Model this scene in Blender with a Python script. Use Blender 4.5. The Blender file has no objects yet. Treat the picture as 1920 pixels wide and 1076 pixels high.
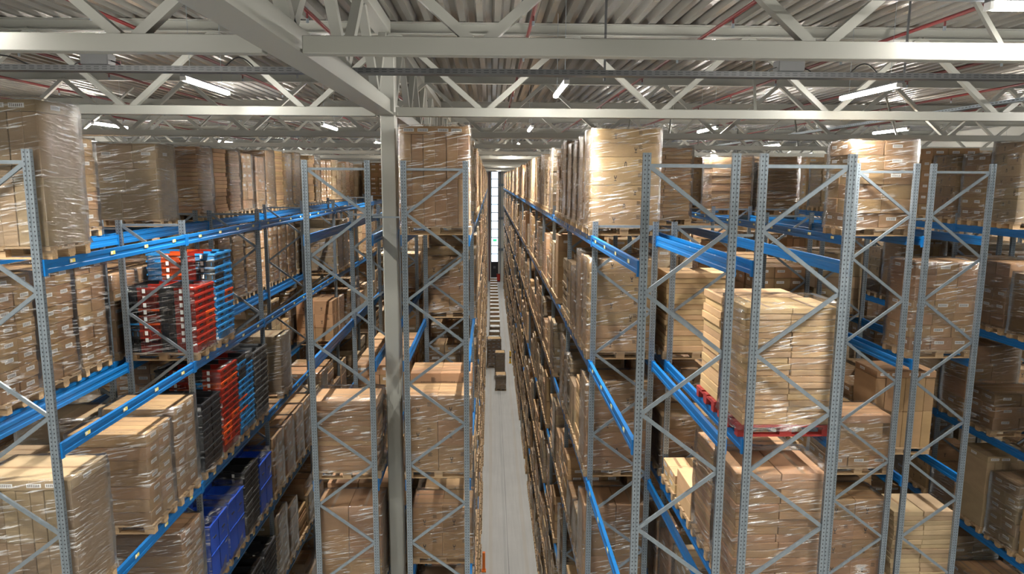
import bpy, math, random
from mathutils import Matrix, Vector
SC = bpy.context.scene
COL = SC.collection
H = 13.5                      # camera height above the floor; all z below are relative to the lens, floor = 0 in the world
# ------------------------------------------------------------------ camera, world, exposure
cam_d = bpy.data.cameras.new('camera'); cam = bpy.data.objects.new('camera', cam_d); COL.objects.link(cam)
cam_d.sensor_width = 36.0; cam_d.lens = 1320.85 / 1920 * 36.0
cam_d.clip_start = .05; cam_d.clip_end = 400
cam.matrix_world = (Matrix.Translation((0, 0, H)) @ Matrix.Rotation(math.radians(-1.795), 4, 'Z')
                    @ Matrix.Rotation(math.radians(90 - 8.596), 4, 'X') @ Matrix.Rotation(math.radians(.287), 4, 'Z'))
SC.camera = cam
w = bpy.data.worlds.new('world'); SC.world = w; w.use_nodes = True
w.node_tree.nodes['Background'].inputs[0].default_value = (.80, .90, 1, 1)
w.node_tree.nodes['Background'].inputs[1].default_value = 1.6
SC.view_settings.view_transform = 'Standard'; SC.view_settings.look = 'None'
SC.view_settings.exposure = 1.2; SC.view_settings.gamma = 1; SC.view_settings.use_curve_mapping = False
SC.cycles.max_bounces = 7; SC.cycles.diffuse_bounces = 2; SC.cycles.glossy_bounces = 3
SC.cycles.transmission_bounces = 3; SC.cycles.transparent_max_bounces = 14
SC.cycles.caustics_reflective = False; SC.cycles.caustics_refractive = False
SC.cycles.sample_clamp_indirect = 4.0
LAMP = 85.0                   # strength of a lit tube
FILL_W = 115.0                # watts of the fill light added under each lamp for the lower levels

# ------------------------------------------------------------------ materials
def mat(name, base=(.5, .5, .5), rough=.6, metal=0, emit=None, es=0):
    m = bpy.data.materials.new(name); m.use_nodes = True
    b = m.node_tree.nodes['Principled BSDF']
    b.inputs['Base Color'].default_value = (*base, 1); b.inputs['Roughness'].default_value = rough
    b.inputs['Metallic'].default_value = metal
    if emit: b.inputs['Emission Color'].default_value = (*emit, 1); b.inputs['Emission Strength'].default_value = es
    return m
def N(m, t, **kw):
    n = m.node_tree.nodes.new(t)
    for k, v in kw.items(): setattr(n, k, v)
    return n
def L(m, a, b): m.node_tree.links.new(a, b)
def bsdf(m): return m.node_tree.nodes['Principled BSDF']
def math_(m, op, a, b=None, c=None):
    n = N(m, 'ShaderNodeMath', operation=op)
    for i, v in enumerate((a, b, c)):
        if v is None: continue
        if isinstance(v, (int, float)): n.inputs[i].default_value = v
        else: L(m, v, n.inputs[i])
    return n.outputs[0]
def mixc(m, f, a, b, bt='MIX'):
    n = N(m, 'ShaderNodeMix', data_type='RGBA', blend_type=bt)
    for s, v in ((n.inputs[0], f), (n.inputs[6], a), (n.inputs[7], b)):
        if isinstance(v, tuple): s.default_value = (*v, 1)
        elif isinstance(v, (int, float)): s.default_value = v
        else: L(m, v, s)
    return n.outputs[2]
def noise(m, vec, scale, detail=3, rough=.5):
    n = N(m, 'ShaderNodeTexNoise'); n.inputs['Scale'].default_value = scale
    n.inputs['Detail'].default_value = detail; n.inputs['Roughness'].default_value = rough
    if vec is not None: L(m, vec, n.inputs['Vector'])
    return n.outputs[0]
def mapping(m, src, sc):
    n = N(m, 'ShaderNodeMapping'); n.inputs['Scale'].default_value = sc; L(m, src, n.inputs['Vector']); return n.outputs[0]
def rng_(m, v, a, b, c=0, d=1):
    n = N(m, 'ShaderNodeMapRange'); L(m, v, n.inputs[0])
    for i, x in zip((1, 2, 3, 4), (a, b, c, d)): n.inputs[i].default_value = x
    return n.outputs[0]
def bump(m, h, s, d=.01):
    n = N(m, 'ShaderNodeBump'); n.inputs['Strength'].default_value = s; n.inputs['Distance'].default_value = d
    L(m, h, n.inputs['Height']); return n.outputs[0]

def cardboard(name, c, coat=0.0):
    m = mat(name, c, .78)
    tc = N(m, 'ShaderNodeTexCoord'); g = N(m, 'ShaderNodeNewGeometry'); oi = N(m, 'ShaderNodeObjectInfo')
    r = math_(m, 'FRACT', math_(m, 'ADD', g.outputs['Random Per Island'], oi.outputs['Random']))
    v = rng_(m, r, 0, 1, .80, 1.13)
    n1 = noise(m, mapping(m, tc.outputs['Object'], (1.3, 1.3, 3)), 2.2, 3)
    n2 = noise(m, mapping(m, tc.outputs['Object'], (3, 3, 120)), 2.0, 2)
    v2 = math_(m, 'MULTIPLY', v, math_(m, 'MULTIPLY', rng_(m, n1, .25, .75, .88, 1.08), rng_(m, n2, .3, .7, .95, 1.04)))
    h = N(m, 'ShaderNodeHueSaturation'); h.inputs['Color'].default_value = (*c, 1)
    L(m, v2, h.inputs['Value']); L(m, rng_(m, math_(m, 'FRACT', math_(m, 'MULTIPLY', r, 7.31)), 0, 1, .488, .507), h.inputs['Hue'])
    L(m, h.outputs[0], bsdf(m).inputs['Base Color'])
    L(m, bump(m, math_(m, 'ADD', n1, math_(m, 'MULTIPLY', n2, .15)), .12, .012), bsdf(m).inputs['Normal'])
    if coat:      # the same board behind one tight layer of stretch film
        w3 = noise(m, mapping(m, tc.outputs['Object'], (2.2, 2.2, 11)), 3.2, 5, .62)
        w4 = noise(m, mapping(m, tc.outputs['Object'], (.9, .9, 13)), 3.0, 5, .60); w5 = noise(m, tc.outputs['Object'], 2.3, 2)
        film_glint = math_(m, 'MULTIPLY', math_(m, 'MULTIPLY', rng_(m, w4, .55, .62, 0, 1), math_(m, 'ADD', .15, rng_(m, w5, .40, .60, 0, 1))), .62)  # white strokes paint the film's lamp glints into the base colour
        L(m, mixc(m, film_glint, h.outputs[0], (.82, .82, .80)), bsdf(m).inputs['Base Color'])
        cw = rng_(m, w3, .44, .60, .12, 1)
        L(m, math_(m, 'MULTIPLY', cw, coat), bsdf(m).inputs['Coat Weight']); bsdf(m).inputs['Coat Roughness'].default_value = .22; bsdf(m).inputs['Coat IOR'].default_value = 1.9
        L(m, bump(m, w3, 1.0, .024), bsdf(m).inputs['Coat Normal'])
    return m
TAN = (.45, .275, .138); BROWN = (.33, .206, .10); PALE = (.56, .375, .188); GREY = (.37, .272, .16)
M = {}
for n_, c_ in (('tan', TAN), ('brown', BROWN), ('pale', PALE), ('grey', GREY)):
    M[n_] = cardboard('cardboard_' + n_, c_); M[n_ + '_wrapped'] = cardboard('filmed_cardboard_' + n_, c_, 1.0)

def wood_mat():
    m = mat('pallet_wood', (.5, .34, .18), .8); tc = N(m, 'ShaderNodeTexCoord'); g = N(m, 'ShaderNodeNewGeometry')
    n = noise(m, mapping(m, tc.outputs['Object'], (2, 18, 30)), 3, 4)
    c = mixc(m, rng_(m, n, .3, .7), (.36, .23, .12), (.60, .42, .23))
    c = mixc(m, rng_(m, g.outputs['Random Per Island'], 0, 1, 0, .45), c, (.30, .22, .15))
    L(m, c, bsdf(m).inputs['Base Color']); return m
M['wood'] = wood_mat()

def film_mat():
    m = bpy.data.materials.new('stretch_film'); m.use_nodes = True; nt = m.node_tree
    for n in list(nt.nodes): nt.nodes.remove(n)
    out = N(m, 'ShaderNodeOutputMaterial'); tc = N(m, 'ShaderNodeTexCoord'); oi = N(m, 'ShaderNodeObjectInfo')
    off = N(m, 'ShaderNodeVectorMath', operation='ADD'); L(m, tc.outputs['Object'], off.inputs[0])
    cmb = N(m, 'ShaderNodeCombineXYZ')
    for i in range(3): L(m, math_(m, 'MULTIPLY', oi.outputs['Random'], 37. + 11 * i), cmb.inputs[i])
    L(m, cmb.outputs[0], off.inputs[1])
    rotv = N(m, 'ShaderNodeMapping'); rotv.inputs['Rotation'].default_value = (.12, .16, 0); L(m, off.outputs[0], rotv.inputs[0])
    a = noise(m, mapping(m, rotv.outputs[0], (1.1, 1.1, 7)), 2.6, 6, .60)
    a2 = noise(m, mapping(m, rotv.outputs[0], (.9, .9, 13)), 3.0, 5, .60)
    b = noise(m, mapping(m, off.outputs[0], (1, 1, 1.6)), 2.3, 3)
    h = math_(m, 'ADD', math_(m, 'ADD', a, math_(m, 'MULTIPLY', a2, .45)), math_(m, 'MULTIPLY', b, .8))
    nr = bump(m, h, 1.0, .034)
    gl = N(m, 'ShaderNodeBsdfGlossy'); gl.inputs['Color'].default_value = (1, 1, 1, 1); gl.inputs['Roughness'].default_value = .15; L(m, nr, gl.inputs['Normal'])
    tr = N(m, 'ShaderNodeBsdfTransparent'); tr.inputs['Color'].default_value = (.985, .985, .98, 1)
    df = N(m, 'ShaderNodeBsdfDiffuse'); df.inputs['Color'].default_value = (.85, .85, .84, 1)
    fr = N(m, 'ShaderNodeFresnel'); fr.inputs['IOR'].default_value = 1.40; L(m, nr, fr.inputs['Normal'])
    # white strokes for bunched film plus painted lamp glints, gathered in patches
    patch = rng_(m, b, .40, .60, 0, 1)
    crease_glint = math_(m, 'MULTIPLY', rng_(m, a2, .55, .62, 0, 1), math_(m, 'ADD', .05, patch))
    f = math_(m, 'MINIMUM', math_(m, 'ADD', math_(m, 'MULTIPLY', fr.outputs[0], 1.25), math_(m, 'MULTIPLY', crease_glint, .28)), .8)
    mx0 = N(m, 'ShaderNodeMixShader'); L(m, math_(m, 'MINIMUM', math_(m, 'MULTIPLY', crease_glint, .50), .6), mx0.inputs[0]); L(m, tr.outputs[0], mx0.inputs[1]); L(m, df.outputs[0], mx0.inputs[2])
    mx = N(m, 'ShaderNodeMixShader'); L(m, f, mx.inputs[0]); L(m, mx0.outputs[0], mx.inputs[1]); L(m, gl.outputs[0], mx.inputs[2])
    L(m, mx.outputs[0], out.inputs[0]); return m
M['film'] = film_mat()
M['label'] = mat('white_label', (.80, .80, .78), .5)
M['print'] = mat('black_print', (.06, .045, .035), .7)
M['tape'] = mat('brown_tape', (.30, .19, .105), .35)

def galv(name, holes=True):
    m = mat(name, (.28, .30, .32), .40, .6); tc = N(m, 'ShaderNodeTexCoord')
    sx = N(m, 'ShaderNodeSeparateXYZ'); L(m, tc.outputs['Object'], sx.inputs[0])
    n = noise(m, tc.outputs['Object'], 14, 3); c = mixc(m, n, (.165, .20, .23), (.27, .315, .35))
    if holes:
        dz = math_(m, 'MULTIPLY', math_(m, 'SUBTRACT', math_(m, 'FRACT', math_(m, 'DIVIDE', sx.outputs[2], .05)), .5), .05)
        def d(ax, o, sq):
            a = math_(m, 'SUBTRACT', math_(m, 'ABSOLUTE', ax), o)
            return math_(m, 'ADD', math_(m, 'POWER', math_(m, 'ABSOLUTE', a), 2), math_(m, 'POWER', math_(m, 'ABSOLUTE', math_(m, 'MULTIPLY', dz, sq)), 2))
        dm = math_(m, 'MINIMUM', d(sx.outputs[0], .021, .55), d(sx.outputs[1], .012, .8))
        c = mixc(m, math_(m, 'LESS_THAN', dm, .0058 ** 2), c, (.03, .03, .035))
    L(m, c, bsdf(m).inputs['Base Color']); return m
M['post'] = galv('galvanised_post'); M['galv'] = galv('galvanised_brace', False)
M['blue'] = mat('blue_beam_paint', (.006, .13, .38), .30)
M['yellow'] = mat('yellow_label', (.75, .62, .16), .5)
M['white_steel'] = mat('white_painted_steel', (.31, .315, .285), .42)
M['red'] = mat('red_pipe_paint', (.10, .005, .006), .45)
M['tray'] = mat('tray_steel', (.10, .105, .11), .45, .4)
M['white'] = mat('white_housing', (.75, .75, .74), .4)
M['lamp'] = mat('lit_tube', (1, 1, 1), .4, 0, (1, .95, .87), LAMP)
M['black'] = mat('black_plastic', (.022, .023, .026), .38)
M['redp'] = mat('red_plastic', (.30, .02, .010), .38)
M['orangep'] = mat('orange_plastic', (.66, .09, .016), .38)
M['bluep'] = mat('light_blue_plastic', (.03, .25, .58), .36)
M['cobalt'] = mat('cobalt_plastic', (.02, .085, .50), .36)
M['greyp'] = mat('grey_plastic', (.11, .115, .12), .42)
M['green'] = mat('green_sign', (.03, .5, .16), .4, 0, (.05, .8, .3), .7)
M['wallp'] = mat('wall_panel', (.55, .54, .48), .6)
M['dark'] = mat('dark_panel', (.02, .022, .026), .4)
M['orange'] = mat('orange_paint', (.85, .20, .02), .4)
M['ypaint'] = mat('yellow_paint', (.75, .45, .02), .4)

def deck_mat():
    m = mat('roof_deck', (.46, .44, .40), .27, .5); tc = N(m, 'ShaderNodeTexCoord')
    n = noise(m, mapping(m, tc.outputs['Object'], (2, .12, 2)), 2, 2)
    L(m, mixc(m, rng_(m, n, .35, .65), (.25, .24, .22), (.32, .31, .285)), bsdf(m).inputs['Base Color'])
    return m
M['deck'] = deck_mat()
def floor_mat():
    m = mat('concrete', (.5, .5, .48), .55); tc = N(m, 'ShaderNodeTexCoord'); s = N(m, 'ShaderNodeSeparateXYZ'); L(m, tc.outputs['Object'], s.inputs[0])
    n = noise(m, tc.outputs['Object'], .8, 5); n2 = noise(m, mapping(m, tc.outputs['Object'], (7, .3, 1)), 1.4, 4)
    c = mixc(m, n, (.42, .42, .405), (.52, .52, .50)); c = mixc(m, rng_(m, n2, .35, .7, 0, .35), c, (.34, .34, .33))
    # worn wheel tracks and the joint along the middle of the aisle
    x = s.outputs[0]
    for x0, wd, cc, a in ((.66, .012, (.16, .16, .16), .8), (.55, .05, (.30, .30, .30), .45), (.02, .07, (.42, .37, .30), .55), (1.30, .07, (.42, .37, .30), .5)):
        f = math_(m, 'MULTIPLY', math_(m, 'LESS_THAN', math_(m, 'ABSOLUTE', math_(m, 'SUBTRACT', x, x0)), wd), math_(m, 'MULTIPLY', rng_(m, n2, .2, .7, .4, 1), a))
        c = mixc(m, f, c, cc)
    L(m, c, bsdf(m).inputs['Base Color']); return m
M['floor'] = floor_mat()

# ------------------------------------------------------------------ mesh building
class MB:
    def __init__(s): s.v = []; s.f = []; s.mi = []; s.mats = []
    def m(s, k):
        if k not in s.mats: s.mats.append(k)
        return s.mats.index(k)
    def box(s, c, d, k, rz=0, bev=0):
        cx, cy, cz = c; hx, hy, hz = d[0] / 2, d[1] / 2, d[2] / 2; ca, sa = math.cos(rz), math.sin(rz); o = len(s.v); i = s.m(k)
        def P(x, y, z): s.v.append((cx + x * ca - y * sa, cy + x * sa + y * ca, cz + z))
        if not bev:
            for z in (-hz, hz):
                for x, y in ((-hx, -hy), (hx, -hy), (hx, hy), (-hx, hy)): P(x, y, z)
            F = [(3, 2, 1, 0), (4, 5, 6, 7), (0, 1, 5, 4), (1, 2, 6, 5), (2, 3, 7, 6), (3, 0, 4, 7)]
        else:
            b = bev; rings = [(-hz, b), (-hz + b, 0), (hz - b, 0), (hz, b)]
            for z, q in rings:
                for x, y in ((-hx + b, -hy + q), (hx - b, -hy + q), (hx - q, -hy + b), (hx - q, hy - b), (hx - b, hy - q), (-hx + b, hy - q), (-hx + q, hy - b), (-hx + q, -hy + b)): P(x, y, z)
            F = [tuple(range(7, -1, -1)), tuple(range(24, 32))]
            for r in range(3):
                for j in range(8): F.append((r * 8 + j, r * 8 + (j + 1) % 8, r * 8 + 8 + (j + 1) % 8, r * 8 + 8 + j))
        for f in F: s.f.append(tuple(o + q for q in f)); s.mi.append(i)
    def poly(s, pts, k):
        o = len(s.v); s.v += pts; s.f.append(tuple(range(o, o + len(pts)))); s.mi.append(s.m(k))
    def bar(s, a, b, wd, ht, k, up=(0, 0, 1)):
        a, b = Vector(a), Vector(b); d = (b - a).normalized(); u = Vector(up)
        if abs(d.dot(u)) > .98: u = Vector((0, 1, 0))
        x = d.cross(u).normalized() * wd / 2; y = x.cross(d).normalized() * ht / 2; o = len(s.v); i = s.m(k)
        for p in (a, b):
            for sx, sy in ((-1, -1), (1, -1), (1, 1), (-1, 1)): s.v.append(tuple(p + x * sx + y * sy))
        for f in [(3, 2, 1, 0), (4, 5, 6, 7), (0, 1, 5, 4), (1, 2, 6, 5), (2, 3, 7, 6), (3, 0, 4, 7)]: s.f.append(tuple(o + q for q in f)); s.mi.append(i)
    def tube(s, a, b, r, k, n=10):
        a, b = Vector(a), Vector(b); d = (b - a).normalized(); u = Vector((0, 0, 1)) if abs(d.z) < .9 else Vector((1, 0, 0))
        x = d.cross(u).normalized(); y = x.cross(d); o = len(s.v); i = s.m(k)
        for p in (a, b):
            for j in range(n): t = 2 * math.pi * j / n; s.v.append(tuple(p + x * (r * math.cos(t)) + y * (r * math.sin(t))))
        for j in range(n): s.f.append((o + j, o + (j + 1) % n, o + n + (j + 1) % n, o + n + j)); s.mi.append(i)
        s.f.append(tuple(o + j for j in range(n - 1, -1, -1))); s.mi.append(i); s.f.append(tuple(o + n + j for j in range(n))); s.mi.append(i)
    def prism(s, prof, y0, y1, k, axis='y', closed=True):
        o = len(s.v); n = len(prof); i = s.m(k)
        for q in (y0, y1):
            for a, b in prof: s.v.append((a, q, b) if axis == 'y' else (a, b, q))
        for j in range(n if closed else n - 1): s.f.append((o + j, o + (j + 1) % n, o + n + (j + 1) % n, o + n + j)); s.mi.append(i)
        if closed: s.f.append(tuple(o + j for j in range(n))); s.mi.append(i); s.f.append(tuple(o + n + j for j in range(n - 1, -1, -1))); s.mi.append(i)
    def data(s, name):
        me = bpy.data.meshes.new(name); me.from_pydata(s.v, [], s.f)
        for k in s.mats: me.materials.append(M[k])
        me.polygons.foreach_set('material_index', s.mi); me.update(); return me
    def add(s, other, off):
        o = len(s.v); ox, oy, oz = off; s.v += [(x + ox, y + oy, z + oz) for x, y, z in other.v]
        mp = [s.m(k) for k in other.mats]; s.f += [tuple(q + o for q in f) for f in other.f]; s.mi += [mp[q] for q in other.mi]
def link(name, me, parent=None, loc=(0, 0, 0), rz=0):
    o = bpy.data.objects.new(name, me); COL.objects.link(o); o.location = loc; o.rotation_euler[2] = rz
    if parent: o.parent = parent
    return o
def tag(o, label, cat, group=None, kind=None):
    if label: o['label'] = label
    if cat: o['category'] = cat
    if group: o['group'] = group
    if kind: o['kind'] = kind
    return o
def struct(name, mb, label, cat): return tag(link(name, mb.data(name)), label, cat, kind='structure')
def Z(z): return H + z

# ------------------------------------------------------------------ the hall
XW, YB, YE, ZR = 24.0, -16.0, 94.6, 2.62
b = MB(); b.box((0, (YB + YE) / 2, -.1), (2 * XW, YE - YB, .2), 'floor'); struct('floor', b, 'pale grey concrete floor with worn wheel tracks', 'floor')
b = MB(); prof = []; x = -XW; ht = .115; p = .29
while x < XW - .01:
    prof += [(x, Z(ZR)), (x + .10, Z(ZR)), (x + .145, Z(ZR + ht)), (x + .245, Z(ZR + ht))]; x += p
prof += [(XW, Z(ZR)), (XW, Z(ZR + .3)), (-XW, Z(ZR + .3))]
b.prism(prof, YB, YE, 'deck')
struct('ceiling', b, 'grey ribbed metal roof deck above the trusses', 'ceiling')
for nm, c, d in (('wall_left', (-XW - .1, (YB + YE) / 2, Z(-5.3)), (.2, YE - YB, 16.6)), ('wall_right', (XW + .1, (YB + YE) / 2, Z(-5.3)), (.2, YE - YB, 16.6)),
                 ('wall_back', (0, YB - .1, Z(-5.3)), (2 * XW + .4, .2, 16.6))):
    b = MB(); b.box(c, d, 'wallp'); struct(nm, b, 'pale panelled %s wall of the warehouse hall' % {'wall_left': 'left side', 'wall_right': 'right side', 'wall_back': 'rear'}[nm], 'wall')
WX0, WX1, WZ0, WZ1 = .14, 1.07, -10.9, 1.27
b = MB(); yc = YE + .1
b.box(((-XW + WX0) / 2, yc, Z(-5.3)), (XW + WX0, .2, 16.6), 'wallp'); b.box(((XW + WX1) / 2, yc, Z(-5.3)), (XW - WX1, .2, 16.6), 'wallp')
b.box(((WX0 + WX1) / 2, yc, Z((WZ1 + 3.0) / 2)), (WX1 - WX0, .2, 3.0 - WZ1), 'wallp'); b.box(((WX0 + WX1) / 2, yc, Z((WZ0 - H) / 2)), (WX1 - WX0, .2, WZ0 + H), 'wallp')
b.box((1.35, YE - .05, Z(-5.5)), (.12, .1, 15.6), 'galv')
for z in (-.6, -5.0, -9.2): b.box((1.6, YE - .03, Z(z)), (1.0, .06, .35), 'galv')
struct('wall_end', b, 'far end wall around the tall strip window', 'wall')
b = MB()
for x in (WX0, WX1): b.box((x, YE, Z((WZ0 + WZ1) / 2)), (.09, .12, WZ1 - WZ0), 'galv')
nP = 11
for i in range(nP + 1): b.box(((WX0 + WX1) / 2, YE, Z(WZ0 + (WZ1 - WZ0) * i / nP)), (WX1 - WX0, .10, .10), 'galv')
wn = struct('window_1', b, 'tall narrow strip window at the end of the aisle', 'window')
gm = bpy.data.materials.new('window_glass'); gm.use_nodes = True; gn = gm.node_tree
for n in list(gn.nodes): gn.nodes.remove(n)
o_ = N(gm, 'ShaderNodeOutputMaterial'); t_ = N(gm, 'ShaderNodeBsdfTransparent'); g_ = N(gm, 'ShaderNodeBsdfGlossy'); x_ = N(gm, 'ShaderNodeMixShader')
t_.inputs[0].default_value = (.93, .97, 1, 1); g_.inputs['Roughness'].default_value = .05; x_.inputs[0].default_value = .07
L(gm, t_.outputs[0], x_.inputs[1]); L(gm, g_.outputs[0], x_.inputs[2]); L(gm, x_.outputs[0], o_.inputs[0]); M['glass'] = gm
b = MB(); b.box(((WX0 + WX1) / 2, YE + .03, Z((WZ0 + WZ1) / 2)), (WX1 - WX0 - .05, .02, WZ1 - WZ0 - .05), 'glass'); link('pane', b.data('pane'), wn)

# ------------------------------------------------------------------ roof trusses, girder, column
ORD = ['first', 'second', 'third', 'fourth', 'fifth', 'sixth', 'seventh', 'eighth', 'ninth', 'tenth', 'eleventh', 'twelfth', 'thirteenth', 'fourteenth',
       'fifteenth', 'sixteenth', 'seventeenth', 'eighteenth', 'nineteenth', 'twentieth', 'twenty-first', 'twenty-second', 'twenty-third', 'twenty-fourth']
GX = -1.78
def chord_mesh(x0, x1, z0, z1, wy):
    b = MB(); b.box(((x0 + x1) / 2, 0, Z((z0 + z1) / 2)), (x1 - x0, wy, z1 - z0), 'white_steel', 0, .006); return b.data('chord')
CH_L = chord_mesh(-XW, GX - .17, 1.07, 1.22, .15); CH_R = chord_mesh(GX + .17, XW, 1.07, 1.22, .15)
b = MB(); b.box((0, 0, Z(2.60)), (2 * XW, .16, .02), 'white_steel'); b.box((0, 0, Z(2.42)), (2 * XW, .16, .02), 'white_steel'); b.box((0, 0, Z(2.51)), (2 * XW, .03, .17), 'white_steel')
CH_T = b.data('chord')
def web_mesh(dx):
    b = MB(); b.bar((0, 0, Z(1.20)), (dx, 0, Z(2.44)), .085, .10, 'white_steel', (0, 1, 0)); return b.data('web')
WB = {1: web_mesh(1.42), -1: web_mesh(-1.42)}
b = MB(); b.bar((0, 0, Z(1.18)), (0, .0, Z(2.5)), .1, .1, 'white_steel', (0, 1, 0)); WV = b.data('web')
b = MB(); b.bar((0, 0, Z(1.14)), (.55, 1.75, Z(2.45)), .045, .045, 'white_steel'); BR = b.data('brace')
for k in range(-3, 15):
    y = 6.4 + 6 * k
    t = tag(link('roof_truss', None, None, (0, y, 0)), None, 'roof truss', 'roof trusses across the hall')
    t['label'] = 'pale steel roof truss crossing the hall, %s truss ahead of the camera' % ORD[k] if k >= 0 else 'pale steel roof truss crossing the hall behind the camera'
    for me in (CH_L, CH_R): link('bottom_chord', me, t)
    link('top_chord', CH_T, t)
    far = k > 5
    wb = MB()
    for j in range(-6, 9):
        x = -.10 + 3.0 * j
        for s in (1, -1):
            if abs(x) > XW - 1.5: continue
            link('web', WB[s], t, (x + .07 * s, 0, 0))
for y, x in [(6.4 + 6 * k, x) for k in range(0, 6) for x in (-10.3, 4.6, 10.6)]:
    link('knee_brace', BR, tag(link('sway_brace', None, None, (x, y, 0)), 'thin slanting sway brace rising from a truss to the roof deck', 'brace', 'sway braces on the trusses'))
def girder(name, y0, y1, label):
    t = tag(link(name, None, None, (GX, y0, 0)), label, 'girder'); ln = y1 - y0
    b = MB(); b.box((0, ln / 2, Z(1.10)), (.30, ln, .03), 'white_steel'); b.box((0, ln / 2, Z(1.225)), (.20, ln, .24), 'white_steel', 0, .008); link('bottom_chord', b.data('chord'), t)
    b = MB(); b.box((0, ln / 2, Z(2.50)), (.26, ln, .2), 'white_steel', 0, .008); link('top_chord', b.data('chord'), t)
    y = .75
    while y < ln - .6:
        b = MB(); b.bar((0, y, Z(1.33)), (0, min(y + 1.1, ln), Z(2.42)), .12, .12, 'white_steel', (1, 0, 0)); link('web', b.data('web'), t)
        b = MB(); b.bar((0, y, Z(1.33)), (0, max(y - 1.1, 0), Z(2.42)), .12, .12, 'white_steel', (1, 0, 0)); link('web', b.data('web'), t)
        y += 2.4
girder('roof_girder', -15.8, 12.23, 'heavy pale lattice girder running forward overhead to the column')
girder('roof_girder', 12.57, 36.2, 'pale lattice girder running on from the column into the hall')
for y, lb in ((12.4, 'tall pale grey steel column standing between the two racks'), (36.4, 'second pale steel column further down the hall in the rack gap'), (60.4, 'third pale steel column far down the hall in the rack gap')):
    t = tag(link('steel_column', None, None, (GX + .045, y, 0)), lb, 'column')
    b = MB()
    b.box((0, 0, H / 2 + 1.15), (.26, .27, H + 2.3), 'white_steel', 0, .02); link('shaft', b.data('shaft'), t)
    b = MB(); b.box((0, 0, .02), (.30, .44, .04), 'white_steel'); link('base_plate', b.data('plate'), t)
    b = MB(); b.box((-.0, -.19, Z(1.10)), (.36, .07, .05), 'white_steel'); b.box((0, -.18, Z(1.22)), (.02, .05, .3), 'white_steel'); link('bracket', b.data('bracket'), t)
b = MB(); b.box((-8.36, 4.2, Z(2.25)), (.03, 16.2, .6), 'white_steel'); b.box((-8.36, 4.2, Z(2.55)), (.18, 16.2, .03), 'white_steel'); b.box((-8.36, 4.2, Z(1.95)), (.18, 16.2, .03), 'white_steel')
tag(link('edge_beam', b.data('beam')), 'deep pale steel edge beam running lengthwise under the roof deck', 'beam')

# ------------------------------------------------------------------ sprinkler pipes, cable trays, lamps
b = MB(); b.tube((0, -15.9, 0), (0, 94, 0), .030, 'red'); PIPE = b.data('pipe')
b = MB(); b.tube((0, 0, .0), (0, 0, -.07), .016, 'red', 6); b.tube((0, 0, -.07), (0, 0, -.13), .022, 'galv', 6); SPR = b.data('sprinkler')
b = MB(); b.tube((0, 0, 0), (0, 0, .12), .006, 'galv', 5); HNG = b.data('hanger')
side = lambda n: 'above the central aisle'
for i, x in enumerate((-14.6, -11.6, -8.65, -5.65, -2.61, .62, 3.53, 6.67, 9.8, 12.9, 16.0)):
    t = tag(link('sprinkler_pipe', PIPE, None, (x, 0, Z(2.37))), 'dark red sprinkler pipe under the roof deck, %s pipe counted from the left wall' % ORD[i], 'pipe', 'red sprinkler pipes')
    for k in range(26): link('sprinkler_head', SPR, t, (0, 1.3 + 3.1 * k, -.03))
b = MB(); ln = 34.0
b.box((0, -.09, .03), (ln, .004, .07), 'tray'); b.box((0, .09, .03), (ln, .004, .07), 'tray'); b.box((0, 0, -.004), (ln, .18, .004), 'tray')
for i in range(int(ln / .1)):
    for z in (.018, .045): b.box((-ln / 2 + .05 + i * .1, -.0935, z), (.062, .002, .011), 'dark')
tr = tag(link('cable_tray', b.data('tray'), None, (1.5, 9.42, Z(1.345))), 'perforated galvanised cable tray crossing the hall behind the first truss', 'cable tray')
b = MB()
for x in range(-16, 17, 4): b.box((x, .1, .55), (.03, .01, 1.2), 'tray')
link('tray_hanger', b.data('hanger'), tr)
b = MB()
for x0, x1 in ((-8.1, -7.3), (-4.9, -4.5), (3.2, 3.6)):
    pts = [(x0 + (x1 - x0) * i / 8, 0, .05 + .14 * math.sin(math.pi * i / 8)) for i in range(9)]
    for p0, p1 in zip(pts, pts[1:]): b.tube(p0, p1, .009, 'black', 5)
link('cable', b.data('cable'), tr)
b = MB(); b.box((0, 0, .145), (.34, .21, .15), 'greyp', 0, .01); JB = b.data('box')
for x, lb in ((-4.55 - .42, 'grey junction box with black cables on the cable tray above the far left aisle'), (3.9, 'grey junction box with looping black cables on the cable tray above the second rack')):
    j = tag(link('junction_box', JB, None, (x, 9.42, Z(1.345))), lb, 'box')
    b = MB()
    for s in (-1, 1):
        pts = [(s * (.17 + .12 * math.sin(math.pi * i / 8)), -.02, .13 - .12 * i / 8) for i in range(9)]
        for p0, p1 in zip(pts, pts[1:]): b.tube(p0, p1, .008, 'black', 5)
    link('cable', b.data('cable'), j)
b = MB(); b.box((0, 0, .06), (.06, .02, .12), 'red'); tag(link('red_marker', b.data('marker'), None, (-4.72, 9.42, Z(1.35))), 'small red plate standing on the cable tray beside the junction box', 'sign')
b = MB(); b.box((8.2, 0, .03), (14.2, .18, .06), 'galv'); t = tag(link('cable_tray', b.data('tray'), None, (0, 5.72, Z(1.435))), 'flat grey cable tray close overhead, carrying a lamp turned crosswise', 'cable tray')
b = MB(); b.box((0, 15, .03), (.15, 30, .006), 'galv'); b.box((-.075, 15, .055), (.004, 30, .055), 'galv'); b.box((.075, 15, .055), (.004, 30, .055), 'galv')
for i in range(300): b.box((-.0775, .05 + i * .1, .055), (.002, .06, .014), 'dark')
tag(link('cable_tray', b.data('tray'), None, (9.0, 9.55, Z(1.34))), 'perforated cable tray running lengthwise above the third aisle to the right', 'cable tray')

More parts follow.
